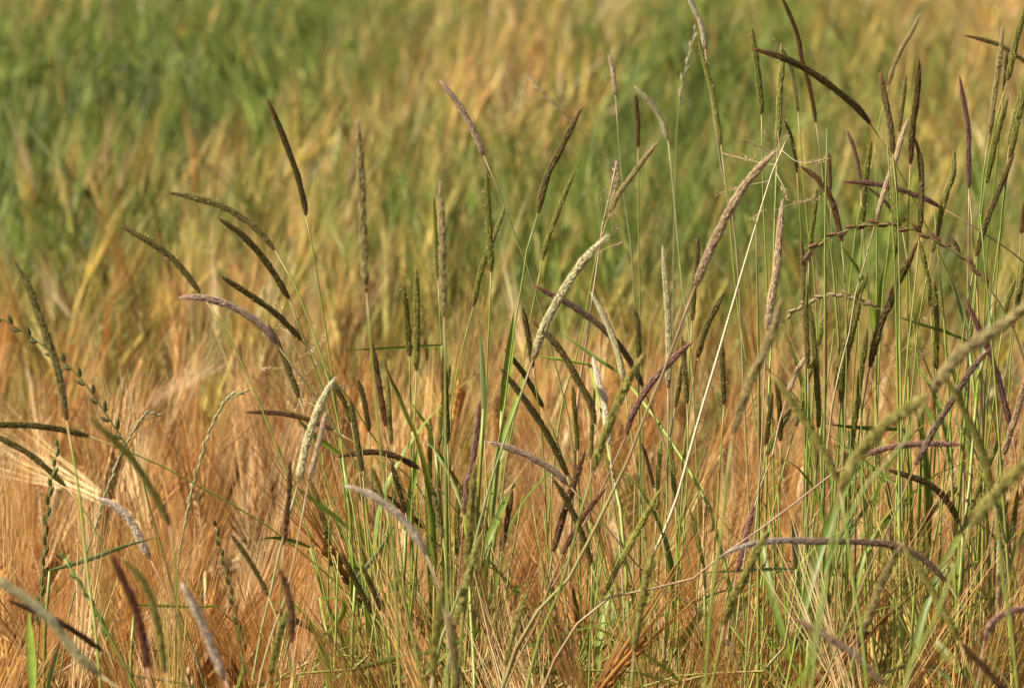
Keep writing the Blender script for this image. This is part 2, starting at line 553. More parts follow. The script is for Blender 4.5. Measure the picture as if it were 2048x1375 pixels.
# green blades growing through the far crop
x, y = scatter(5.4, 22, 150, .5)
gx = grid(GREEN, x, y)
keep = rng.random(len(x)) < np.clip((gx - .3) * 1.4, 0.02, 1)
x, y = x[keep], y[keep]
n = len(x)
h = rng.uniform(.45, .88, n); lean = rng.normal(0, .07, n); lean2 = rng.normal(.03, .06, n); wd = rng.uniform(.004, .008, n) * np.interp(y, [6, 12], [1, 1.5])
az = rng.random(n) * 3.14
mb = MB()
u = np.array((0, .5, .8, 1.0)); wu = np.array((1., .9, .6, .05))
side = np.stack((np.cos(az), np.sin(az), 0 * az), 1)
ctr = np.stack([np.stack((x + lean2 * q ** 2 * 1.2, y + lean * q ** 2, h * q * (1 - .15 * q ** 3)), 1) for q in u], 1)
V = np.stack((ctr - side[:, None] * (wd[:, None] * wu)[..., None] / 2, ctr + side[:, None] * (wd[:, None] * wu)[..., None] / 2), 2).reshape(n, 8, 3)
f = np.array([(0, 1, 3, 2), (2, 3, 5, 4), (4, 5, 7, 6)])
col = GREENS[rng.integers(4, size=n)] * rng.uniform(.7, 1.2, (n, 1))
yel = rng.random(n) < .25
col[yel] = GOLD[0] * .8
mb.add(V.reshape(-1, 3), (f[None] + np.arange(n)[:, None, None] * 8).reshape(-1, 4), np.repeat(col, 8, 0))
o = mb.build('field_grass', M_LEAF)
o['kind'] = 'stuff'; o['label'] = 'green grass blades growing through the far barley'; o['category'] = 'grass'
# ------------------------------------------------------------------ foxtail grass: one row per stalk
# colour | metres behind (+) or before (-) the sharp plane | head width | head from tip to base | stem below it | label
FOX = '''
d|0|15|240,450 325,500 370,545 400,585|457,670 496,752 526,821 555,900 588,986 624,1097 649,1194 687,1373|dark olive foxtail head bowing left, lowest of the three dark left-hand arches that start highest
d|0|15|334,385 385,394 447,414 491,440 524,469 549,500|571,536 596,582 617,637 637,693 653,742 676,827 690,930|dark foxtail head arching furthest over to a nearly level left-pointing tip
d|.05|15|435,435 490,475 540,535 578,598|620,712 650,790 672,880 690,960 700,1100|dark foxtail head curving just under the nearly level dark arch
d|0|14|438,550 500,590 555,630 603,680|621,703 653,744 667,762 709,814 750,889|dark foxtail head slanting above the small pale panicle on the left
m|-.18|17|359,595 401,595 454,608 496,631 529,657 552,687|578,719 604,755 640,804 667,847 703,903 725,942|mauve fluffy foxtail head arching left over the orange barley
d|.05|14|536,647 559,696 578,742 598,795|617,850 640,915 663,986 687,1062 715,1160|olive foxtail head hanging directly below the end of the mauve fluffy arch
b|0|12|490,824 536,824 581,829 621,840 667,860|693,873 732,899 790,950 850,1060|thin brown foxtail head lying almost level behind the silvery head on the left
s|-.2|21|670,755 647,795 627,844 611,893 597,965|583,1014 562,1093 545,1176 528,1245 507,1375|silvery grey foxtail head leaning right on a thick pale stem, left of the centre tuft
t|-.25|13|652,824 640,876 627,925 617,962|605,1030 590,1110 575,1180|soft tan foxtail head on a reddish stem beside the silvery left head
b|-.35|13|580,920 578,986 573,1038 568,1090|562,1170 556,1300|blurred brown upright foxtail head below the silvery left head
d|.05|14|621,960 638,1014 649,1049 658,1088|666,1121 683,1194 704,1266 728,1375|short dark green foxtail head across the slanting green blade on the left
d|-.25|13|460,1066 490,1107 517,1152 536,1190|560,1250 580,1330|blurred olive foxtail head slanting right above the low barley on the left
b|0|13|552,1223 587,1238 621,1256 649,1270 673,1285|700,1305 735,1345|brown foxtail head lying nearly level near the bottom left tuft
b|-.45|19|559,1135 573,1176 583,1228 583,1285|586,1330 588,1375|blurred dark brown foxtail head crossing an olive one near the bottom left tuft
o|-.5|18|586,1200 566,1245 552,1290 540,1349|533,1375|blurred olive foxtail head leaning right and crossing a dark brown one at the bottom
r|-.75|22|221,1104 242,1149 266,1204 287,1280 295,1335|300,1375|blurred dark red foxtail head standing low in the barley at bottom left
o|-.7|19|242,1114 276,1149 300,1190 318,1263 331,1345|335,1375|blurred olive foxtail head curving just right of the dark red blurred one
s|-.75|24|-70,1120 0,1162 52,1197 104,1242 148,1300 200,1350|240,1385|big blurred pale foxtail head sloping down across the bottom left corner
b|-.5|15|14,1199 86,1228 145,1259 207,1302|260,1345|blurred dark brown foxtail head behind the big pale one in the bottom left corner
w|-.6|22|363,1166 387,1211 411,1263 432,1314 450,1360|460,1385|blurred cream foxtail head sloping right near the bottom, left of the tuft
w|0|19|193,995 221,1007 249,1028 269,1055 283,1086 299,1114|321,1159 345,1218 370,1276 408,1373|sharp white and pink foxtail head on a pink stem at lower left
d|-.05|14|-60,850 0,849 70,851 130,860 178,872|215,885 262,905 330,935 420,985 486,1021 562,1069 607,1107 676,1166 711,1200 776,1262 832,1325|dark foxtail head lying level at the left edge on a long slanting green stem
d|-.05|14|-30,862 0,875 40,896 80,924 131,971|138,978 173,1028 207,1097 249,1194 266,1245 297,1375|dark foxtail head sloping down at the left edge just under the level one
d|-.3|20|22,515 55,569 80,638 105,704 120,762 133,840|150,930 165,1020 176,1120|big blurred olive foxtail head coming down beside the left edge
o|-.7|18|173,827 218,871 255,907 291,958 325,1020 340,1050|350,1110 356,1230|blurred green foxtail head lying over the drooping dark ryegrass at left
k|.05|14|533,195 555,245 578,304 596,355 609,409 612,431|627,507 642,598 653,664 663,729 670,785 680,860 686,919|tall dark brown foxtail head leaning left, highest on the left half
u|-.5|19|715,235 720,318 725,427 729,529 733,585|742,690 752,800 762,920|tall blurred olive foxtail head with a pinkish tip standing upright on its own
m|.15|14|880,162 907,195 933,235 951,271 967,311|995,376 1020,445 1049,518 1075,595 1089,641 1106,703 1122,762 1142,837 1160,960|grey mauve foxtail head leaning left, highest near the centre
u|-.4|18|880,362 884,445 885,536 887,598 888,634|891,700 892,800|blurred tan topped foxtail head standing upright beside two short green heads
g|.15|8|867,387 871,464 873,520 876,560|880,640 884,760|very thin olive foxtail head touching the left side of a blurred upright one
g|.05|14|973,340 975,391 979,464 982,518 982,543|980,615 975,696 970,795 967,844 958,925 948,1090|upright green foxtail head crossed by another green head near the centre
g|.1|13|1011,413 991,464 969,518 955,569 947,613|926,690 909,762 900,811 897,900 893,1050|green foxtail head leaning right behind the upright one it crosses near the centre
k|0|15|1164,214 1140,260 1115,311 1096,347 1084,391 1076,426|1060,464 1038,598 1029,647 1019,713 1006,827 991,909 970,1040|dark foxtail head leaning right on a long green stem, tallest right of centre gap
g|.25|11|1151,340 1133,380 1115,427 1096,478 1085,520|1082,544 1060,640 1040,800|slim green foxtail head leaning right, beside the taller dark leaning one
u|.2|12|1315,285 1289,318 1264,351 1238,387 1220,424|1195,500 1160,680|slim olive foxtail head leaning right behind the pale tan panicle
s|-.25|23|1215,470 1180,507 1151,544 1122,591 1096,637 1076,687 1066,720|1053,755 1037,801 1017,853 998,916 985,950 960,1040 935,1140|large silver green foxtail head leaning right across the centre
k|-.02|16|1060,637 1093,667 1125,706 1155,759 1178,801 1191,847|1204,886 1217,939 1235,1040|dark brown foxtail head bowing left under the large silver green one
v|.05|15|1066,569 1099,587 1135,605 1174,631 1207,657 1240,693 1266,732 1286,772|1299,804 1318,857 1335,903 1352,1000|long greyish purple foxtail head arching left through the centre right
s|.05|14|1181,585 1201,618 1220,660 1237,710 1247,765|1253,804 1263,876 1274,948 1290,1100|silvery foxtail head leaning left and crossed by the greyish purple arch
w|0|15|1186,714 1197,762 1207,795 1214,844 1219,888|1222,919 1228,1000|whitish foxtail head standing below the crossing of silver and purple arches
s|0|15|1325,492 1332,565 1336,631 1338,696 1336,775|1338,795 1336,876 1335,950 1333,1100|upright silvery green foxtail head right of centre
d|.1|12|1396,468 1394,525 1388,583 1385,641|1382,658 1379,728 1374,811 1366,950 1350,1100|slim dark foxtail head upright behind the stem of the large tan head
t|-.3|23|1554,300 1525,329 1495,364 1472,399 1452,434 1426,487 1405,536 1391,572|1379,606 1354,670 1328,742 1292,827 1259,916 1215,1010 1150,1140|large tan pink foxtail head leaning right beside the straw white stalk
d|0|14|1449,584 1429,621 1411,658 1394,717|1388,750 1377,827 1366,920 1360,1010|short dark foxtail head leaning right next to the straw white stalk
d|.05|13|1268,616 1274,640 1276,664 1277,716|1277,778 1279,860 1281,950 1283,1120|short dark upright foxtail head above the blurred olive leaning one
d|0|12|1363,672 1369,726 1374,806|1376,850 1376,920 1370,1030|dark upright foxtail head just right of the tip of the purple leaning one
d|.05|10|1372,683 1364,739 1351,814|1341,860 1335,950|thin dark foxtail head tucked behind the tip of the purple leaning one
p|-.05|15|1386,683 1358,706 1332,732 1305,762 1279,801 1260,840 1253,870|1240,893 1217,948 1160,1060 1130,1130|purple foxtail head leaning right on a pink stem, centre right
o|-.4|22|1292,703 1263,749 1240,798 1220,844 1201,893 1185,945|1170,990 1150,1070 1130,1150|blurred olive green foxtail head leaning right across the base of the whitish one
g|0|11|1145,768 1150,827 1155,900|1158,960 1160,1060|short bright green foxtail head upright beside the dark bowed one
g|.05|10|1189,775 1184,854 1182,919|1181,980 1178,1080|short green foxtail head upright under the base of the dark bowed one
d|0|15|999,734 1034,778 1067,824 1096,870 1119,916 1135,950|1142,985 1150,1060 1156,1150|long dark green foxtail head sloping down left of the purple centre heads
d|.05|12|1009,698 1040,736 1063,772 1086,814|1093,831 1119,893 1140,960|shorter dark foxtail head sloping parallel just above a longer one
d|.05|12|1045,613 1055,664 1066,734|1076,811 1083,876 1088,950 1092,1080|short dark foxtail head standing against the base of the large silver green one
g|0|14|806,567 813,624 819,711|821,762 823,870 823,950 822,1080|shorter of the two green upright heads standing close together over a level blade
g|0|15|832,535 834,631 833,741|832,795 828,870 826,948 824,1080|taller of the two green upright heads standing close together over a level blade
b|0|14|743,682 756,755 771,852|778,876 785,925 793,1040|dark brown foxtail head upright at the left of the two green ones
g|.05|10|774,749 778,811 783,888|786,950 790,1080|narrow green foxtail head just right of the dark brown upright one
d|0|12|715,755 728,801 738,862|741,909 748,1010|short dark foxtail head at the top left of the centre tuft
d|-.1|13|700,795 711,860 724,942|731,1000 742,1100|dark olive foxtail head hanging beside the level brown arch of the tuft
g|.1|12|657,752 676,781 693,814 702,842|711,890 722,980|short green foxtail head half hidden at the upper left of the tuft
b|-.15|17|886,707 890,795 895,886|898,960 900,1080|dark brown foxtail head upright in the middle of the tuft
g|.1|10|900,726 894,775 888,820|884,900 880,1000|small green foxtail head behind the tip of the dark brown middle one
g|.05|11|884,797 881,840 878,890|876,960 872,1080|small green foxtail head left of the dark brown middle one
g|.05|11|860,830 860,893 859,950 862,1002|864,1060 866,1150|slender green foxtail head upright in the tuft left of middle
p|-.15|14|960,801 954,860 944,930 935,965 928,1028|922,1100 915,1200|reddish purple foxtail head standing upright in the tuft
b|-.02|14|673,913 718,905 759,904 797,914 839,937|869,966 911,1017 945,1073 985,1130 1040,1200|brown foxtail head arched level to the left over the tuft
r|.05|13|742,977 783,1000 818,1028 850,1055|873,1100 904,1128 950,1190|dark red brown foxtail head sloping down under the level brown arch
w|-.45|19|690,971 728,983 773,1010 811,1045 842,1086 852,1107|869,1138 885,1200 895,1290|blurred pale pink foxtail head sloping right across the tuft
r|.05|12|874,900 914,966 945,1015 966,1038 978,1080|1000,1140 1030,1220|dark red foxtail head sloping right through the middle of the tuft
m|-.12|15|975,883 1011,893 1047,906 1076,922 1109,942 1135,968|1166,993 1200,1040 1290,1150|greyish silver foxtail head lying nearly level right of the tuft
b|0|14|1025,979 1014,1038 1002,1102|997,1160 992,1250|dark brown foxtail head standing alone against orange barley below centre
b|-.1|17|1170,900 1149,962 1128,1024 1106,1102|1096,1160 1085,1260|brown foxtail head leaning right below the blurred olive one
r|-.2|14|1213,974 1183,1010 1152,1055 1125,1107|1105,1150 1080,1230|rusty foxtail head leaning right and crossing a dark sloping one
d|-.15|14|1104,955 1128,990 1156,1048 1173,1093 1183,1130|1200,1187 1218,1273 1240,1375|dark green foxtail head sloping down behind the rusty leaning one
o|-.4|20|950,925 943,1004 938,1073 933,1145|925,1240 918,1340|blurred olive green foxtail head upright in the lower middle of the tuft
o|-.5|18|962,1066 945,1121 928,1183 908,1255|895,1320 888,1375|blurred olive foxtail head leaning right low in the tuft
o|-.7|20|886,1163 876,1228 870,1290 866,1352|864,1380|blurred olive foxtail head upright at the bottom of the tuft, left one of two
u|-.7|20|898,1225 907,1297 914,1380|918,1420|blurred tan olive foxtail head upright at the bottom of the tuft, right one of two
g|.02|13|919,966 914,1038 912,1110|910,1180 906,1290|green foxtail head upright behind the blurred olive green one in the tuft
d|-.05|13|860,960 874,1017 886,1075|894,1150 900,1250|dark green foxtail head sloping slightly at the heart of the tuft
o|-.35|14|1058,1175 1038,1228 1021,1287 1011,1330|1004,1375|blurred olive foxtail head leaning right low on the orange barley below centre
d|.05|11|1145,1173 1150,1205 1157,1240 1165,1275|1175,1335 1185,1380|dark narrow foxtail head low between the stems below centre
y|0|11|1322,877 1319,920 1316,955 1314,1018|1310,1080 1306,1200|yellow green foxtail head shedding pale anthers right of centre bottom
g|0|12|1340,877 1345,935 1350,998|1354,1060 1356,1180|dark green upright foxtail head right of the one shedding anthers
b|.1|8|1284,886 1297,931 1308,974|1320,1040 1335,1130|thin brown foxtail head sloping behind the yellow green one
y|-.12|14|1322,975 1293,1028 1262,1087 1231,1142 1207,1190|1180,1250 1150,1340|pale green foxtail head leaning far right low below centre
o|-.45|19|1310,1090 1304,1111 1290,1169 1279,1228 1268,1300|1262,1375|blurred olive foxtail head upright low on the right of centre
o|-.5|22|1537,1060 1511,1107 1487,1159 1462,1204 1448,1250|1440,1290 1422,1375|blurred olive foxtail head leaning right under the long level arch
p|-.1|13|1508,1010 1497,1052 1487,1090 1473,1145|1462,1210 1450,1330|pinkish red foxtail head crossing the long level arch from behind
v|-.3|17|1442,1111 1483,1093 1528,1083 1573,1080 1631,1082 1700,1082 1770,1087 1816,1099 1854,1123 1895,1165|1925,1210 1960,1290|very long level foxtail head, silver at its left tip and dark purple at right
w|-.1|13|1444,1278 1463,1297 1473,1322 1479,1342|1488,1375|short white foxtail head low above the barley ears at bottom right centre
v|-.55|17|1587,1235 1646,1268 1687,1293 1724,1321 1767,1370|1790,1395|blurred purple brown foxtail head sloping down at the bottom right
o|-.55|19|1800,1085 1841,1142 1869,1188 1894,1234 1918,1280|1935,1330 1950,1375|blurred olive foxtail head sloping down under the purple end of the long arch
b|-.6|17|1922,1283 1940,1306 1971,1335 2010,1385|2030,1410|blurred dark brown foxtail head in the bottom right corner
u|-.6|19|1806,1085 1773,1142 1742,1222 1715,1285|1700,1340 1690,1380|blurred tan olive foxtail head leaning right beneath the long arch
p|-.5|17|2085,1212 2045,1216 2011,1225 1983,1247 1969,1280|1962,1320 1955,1380|blurred purple foxtail head curving in from the right edge near the bottom
k|-.15|15|1772,938 1813,950 1851,964 1880,985 1903,1014 1918,1045|1935,1090 1960,1180|dark blackish foxtail head arching left at mid right under the purple level one
p|-.2|16|1924,889 1883,887 1848,886 1804,891 1766,897 1735,910|1708,923 1673,941 1604,993 1554,1034 1470,1090 1380,1160|purple foxtail head lying level and pointing right on a pink stem
v|-.22|17|1985,692 1941,740 1921,772 1889,825 1868,857 1851,892 1830,930|1813,970 1786,1037 1748,1111 1711,1207 1677,1287 1646,1367|tan mauve foxtail head leaning right on a long slanting pink stem
u|-.85|29|2080,588 2008,648 1955,682 1912,717 1862,785|1830,830 1800,900|big pale blurred foxtail head slanting in from the right edge
o|-.85|30|1858,785 1825,813 1775,845 1743,880 1714,915 1679,980|1665,1050 1655,1150|big blurred olive green foxtail head slanting left below the big pale one
o|-.65|20|1882,745 1912,787 1929,822 1950,865 1967,912 1985,978|1995,1040 2005,1150|blurred olive foxtail head sloping down to the right under the big pale one
o|-.9|30|2100,880 2048,929 2014,964 1979,1003 1945,1050|1915,1110 1890,1200|big blurred green foxtail head slanting in from the right edge lower down
o|-.6|20|1549,752 1580,798 1609,839 1636,880 1656,918 1678,965|1690,1030 1700,1130|blurred grey olive foxtail head sloping right to meet the big olive green one
u|-.65|22|1562,598 1545,665 1522,717 1496,775 1479,825 1467,868|1456,930 1445,1040|blurred tan olive foxtail head leaning right, right of the straw white stalk
t|-.12|17|1565,400 1562,437 1557,495 1551,554 1542,600 1535,660|1530,720 1524,850 1515,1000|tan pink foxtail head standing upright right of the straw white stalk
b|0|14|1600,332 1626,349 1645,370 1658,388 1670,423 1679,461 1683,483|1686,525 1690,583 1689,670 1686,800 1680,950|brown foxtail head with a hooked top, curving over at upper right
k|.02|16|1501,97 1536,106 1571,118 1606,135 1641,157 1679,186 1714,215 1741,248|1766,288 1790,326 1816,378 1836,417 1865,481 1891,536 1918,606 1938,676 1970,775 1990,854 2005,955 2018,1080|long dark maroon tipped foxtail head arching far left at the top right
g|.15|13|1503,52 1510,102 1516,145 1522,204 1523,229|1525,290 1527,400 1535,560 1540,760|green upright foxtail head behind the tip of the long dark arch at top right
g|.1|14|1562,88 1564,131 1559,189 1557,247 1555,293|1553,349 1550,400 1545,560 1540,700|green upright foxtail head ending just above the straw panicle
g|.2|12|1397,85 1404,108 1414,145 1426,189 1434,241 1442,290|1446,335 1455,393 1466,525 1475,612 1485,679 1495,734 1510,860|green foxtail head leaning left below a pale feathery top
w|.4|12|1372,-20 1379,0 1394,29 1404,58 1410,98|1420,180 1440,330|pale feathery foxtail top running out of the upper edge
b|.4|11|1555,-25 1583,38 1597,79 1603,116 1618,169 1626,209 1632,246|1640,300 1652,420|long thin brown foxtail head coming down from the upper edge at right
u|.35|11|1546,76 1570,110 1583,145 1591,189 1596,223|1602,300 1612,430|olive brown foxtail head crossed by the long dark arch at top right
d|.35|9|1568,239 1583,276 1591,320 1594,345|1600,420 1606,520|thin dark foxtail head right behind the straw panicle
v|.3|10|1695,262 1708,297 1717,335 1721,380|1726,450 1735,600|thin purple brown foxtail head above the level purple one
b|.35|9|1658,305 1660,349 1661,380|1663,450 1668,560|thin brown upright foxtail head above the hooked brown one
g|.25|12|1743,279 1737,320 1731,364 1728,399 1726,445|1722,520 1715,640|soft green upright foxtail head crossed by the level purple one
k|0|15|1761,145 1766,180 1775,221 1782,262 1785,308|1791,349 1797,437 1800,525 1802,640 1803,800|dark foxtail head with a rusty tip, upright right of the long dark arch
g|0|14|1786,312 1788,360 1790,408 1791,466 1791,509|1792,530 1793,554 1795,641 1800,743 1802,900|green upright foxtail head directly below the rusty tipped one
k|.02|15|1838,116 1836,160 1832,204 1826,247 1823,285 1821,328|1819,370 1817,437 1817,554 1822,700 1824,850|tall dark upright foxtail head with tan tip right of the rusty tipped one
t|.02|11|1816,238 1804,273 1793,314 1775,361 1761,408 1752,441|1743,475 1729,530 1714,580 1700,680|thin tan pink foxtail head leaning right between the two tall dark uprights
d|.35|8|1813,151 1807,204 1798,264|1790,340 1780,460|thin dark foxtail head leaning right behind the tall uprights at top right
u|.5|11|1841,28 1825,61 1804,96 1787,134 1777,171|1763,221 1745,330|pale olive foxtail head leaning right behind the top of the tall uprights
k|0|13|1830,276 1839,311 1843,349 1842,394 1841,437 1839,463|1836,513 1832,554 1825,626 1817,699 1808,830|brown olive foxtail head with bent tip crossing the end of the level purple one
g|0|14|1909,297 1906,350 1894,382 1883,423 1874,466 1864,506|1858,525 1851,568 1842,612 1836,658 1826,780|olive green foxtail head leaning right over the dark ryegrass spike
p|.05|12|1919,151 1925,189 1932,227 1937,262 1937,291 1937,335 1938,377|1938,420 1937,495 1937,554 1934,700|tan purple uneven foxtail head upright right of the tall dark ones
u|.2|12|2005,52 2002,96 1996,140 1990,180 1985,221 1979,267|1970,320 1961,400 1950,560|pale olive upright foxtail head with pink base near the top right corner
g|.05|14|2055,0 2048,29 2034,73 2025,116 2015,161|1999,209 1985,276 1973,335 1964,399 1958,437 1950,513 1940,640|green foxtail head leaning right out of the top right corner
g|.15|12|2017,192 2005,233 1993,276 1982,326 1973,366|1962,440 1952,560|slim green foxtail head leaning right beside the stem of the corner one
d|.3|9|2014,105 2011,145 2007,185|2000,250 1992,350|short dark green foxtail head behind the pink based olive one
k|.35|11|1926,70 1964,79 1999,90 2028,108 2048,122 2080,152|2110,200 2130,280|dark thin foxtail arch crossing the top right corner
g|.05|12|2056,130 2048,163 2037,204 2025,253 2018,293|2010,370 2000,480|green foxtail head at the right edge, left one of a crossing pair
g|0|14|2058,150 2048,190 2040,221 2031,262 2019,316|2008,400 1995,540 1985,700|rough green foxtail head at the right edge, right one of a crossing pair
k|0|14|2028,305 2014,340 1993,391 1976,434 1961,478 1953,512|1950,536 1941,577 1932,626 1920,740|brown olive foxtail head leaning right near the right edge above the big pale one
p|.02|12|1685,364 1726,365 1761,370 1795,378 1825,388 1854,399 1881,414|1912,429 1955,458 1993,481 2048,525 2120,590|slim purple foxtail head lying level across the upright stalks at upper right
k|.3|9|1737,376 1761,394 1781,417 1805,462|1815,520 1822,620|small dark foxtail arch behind the level slim purple one
d|.0|13|1602,478 1606,525 1610,583 1612,641 1616,737|1617,790 1614,900 1608,1060|tall dark green foxtail head upright between hooked brown one and straw stalk
g|.2|11|1634,375 1629,423 1623,466 1618,521|1615,590 1612,720|soft green upright foxtail head behind the tip of dark ryegrass spike
g|0|14|1616,597 1623,641 1629,699 1634,766 1637,825 1636,856|1634,920 1628,1040 1620,1200|long green foxtail head upright touching the tall dark green one
g|.05|11|1655,620 1644,655 1635,692|1628,760 1622,880|short green foxtail head leaning right beside the long green one
g|0|14|1624,712 1624,726 1609,775 1601,816 1591,852|1586,865 1575,906 1557,979 1543,1034 1530,1130|green foxtail head leaning right under the two long green ones
t|0|11|1611,714 1592,746 1577,783|1562,830 1545,910|small brown foxtail head leaning right against the long green one
g|0|15|1735,543 1729,568 1714,597 1705,641 1694,685 1676,743 1671,783|1660,850 1645,950 1630,1100|green foxtail head leaning right, left one of the close green pair
g|0|15|1722,585 1718,610 1708,650 1694,708 1685,766 1682,806|1676,870 1665,980 1660,1120|green foxtail head leaning right, right one of the close green pair
g|0|14|1735,655 1729,699 1723,737 1714,810 1704,885|1698,930 1690,1040 1685,1200|green foxtail head standing right of the close green pair
k|0|18|1838,476 1819,519 1798,559 1781,603 1763,641 1749,693 1739,735|1730,780 1715,880 1700,1020|thick brown olive foxtail head leaning right above the pale pink panicle
g|.05|13|1838,478 1848,525 1857,568 1861,614|1866,680 1870,800|green foxtail head standing under the top of the thick brown olive one
g|.02|13|1867,557 1871,597 1873,641 1872,737|1868,800 1862,920|green upright foxtail head behind the feathery end of the pink panicle
p|-.05|15|1932,600 1944,626 1958,658 1973,690 1993,746 2005,790 2021,853|2032,910 2048,990|dark purple foxtail head sloping right behind the big pale one
t|-.1|15|2056,740 2048,772 2034,825 2022,859 2008,908|1998,950 1985,1050|pale tan foxtail head leaning right at the right edge
g|.1|11|2031,559 2022,582 2014,606 2007,642|1998,700 1988,800|small dark green foxtail head leaning right above the big pale one
g|.05|12|2050,520 2044,560 2037,597 2030,642|2022,710 2012,830|small green foxtail head at the right edge above the big pale one
b|.1|11|2050,400 2046,428 2043,467|2036,540 2024,680|short brown foxtail head cut by the right edge at upper right
d|0|12|1444,682 1445,737 1448,809|1445,854 1438,955 1431,1043 1420,1180|dark foxtail head upright touching the straw white stalk on a straight stem
d|0|11|1545,784 1538,839 1531,891|1526,950 1515,1060|dark green foxtail head in the little pair beside the grey olive one, left of it
k|0|12|1551,761 1559,810 1561,882|1560,940 1555,1050|dark brown foxtail head in the little pair beside the grey olive one
g|.02|12|1583,816 1563,851 1545,880 1534,911|1520,960 1495,1080|green foxtail head leaning right behind the little dark pair
k|.02|13|1923,967 1897,990 1871,1014 1851,1042|1825,1080 1790,1150|nearly black foxtail head leaning far right beneath the dark blackish arch
k|.05|11|1830,995 1804,1011 1778,1031 1760,1051|1735,1085 1705,1150|smaller nearly black foxtail head leaning far right, left of its larger twin
y|.02|12|2001,868 1982,918 1964,958 1953,990|1945,1050 1935,1160|yellow green foxtail head leaning right under the blurred sloping olive one
g|.02|11|1966,950 1949,996 1940,1032|1930,1090 1918,1200|green foxtail head low at right, next to the leaning black one
g|.05|11|2036,978 2027,1043 2020,1085|2012,1150 2005,1250|green foxtail head low against the right edge
g|.02|11|2016,1000 1999,1058 1990,1091|1980,1150 1968,1260|green foxtail head low at right between two others leaning the same way
s|.02|11|1997,1078 1999,1151 2000,1215|2000,1280 1998,1375|pale green thin foxtail head upright low at the right
y|.02|10|1773,960 1779,996 1781,1036|1782,1100 1780,1220|narrow yellow green foxtail head between stems under the dark blackish arch
y|.02|10|1848,1035 1844,1074 1841,1107|1838,1170 1834,1280|small green foxtail head below the leaning black one
y|.02|10|1830,1146 1835,1191 1836,1225|1838,1290 1838,1375|small yellow green foxtail head low under the purple end of the long arch
d|.02|11|1847,1211 1849,1275 1850,1330|1852,1375|dark green foxtail head low near the bottom right
d|-.15|13|683,1104 704,1149 728,1194 742,1225|760,1290 775,1375|dark olive foxtail head sloping down at the lower left of the tuft
d|-.2|12|725,1131 745,1176 761,1220|775,1290 785,1375|dark foxtail head sloping down just right of the lower left one of the tuft
d|0|12|797,1133 790,1194 785,1248|782,1310 778,1380|dark olive foxtail head upright low in the left part of the tuft
d|-.03|12|783,924 797,976 811,1023|824,1090 838,1190|dark green foxtail head sloping down behind the blurred pale pink one
o|-.3|13|742,931 759,976 770,1012|785,1080 800,1180|blurred olive foxtail head sloping down above the blurred pale pink one
b|.55|12|1271,187 1275,245 1276,295|1278,380 1280,520|blurred brown upright foxtail head beside the far silvery arch
s|.5|13|1269,173 1300,205 1322,238 1336,280|1341,320 1350,420 1362,560|far silvery foxtail head arching left at the upper centre right
m|.6|11|1218,111 1227,147 1231,190|1236,260 1246,380|far faint mauve foxtail head at the upper centre right
'''.strip().split('\n')

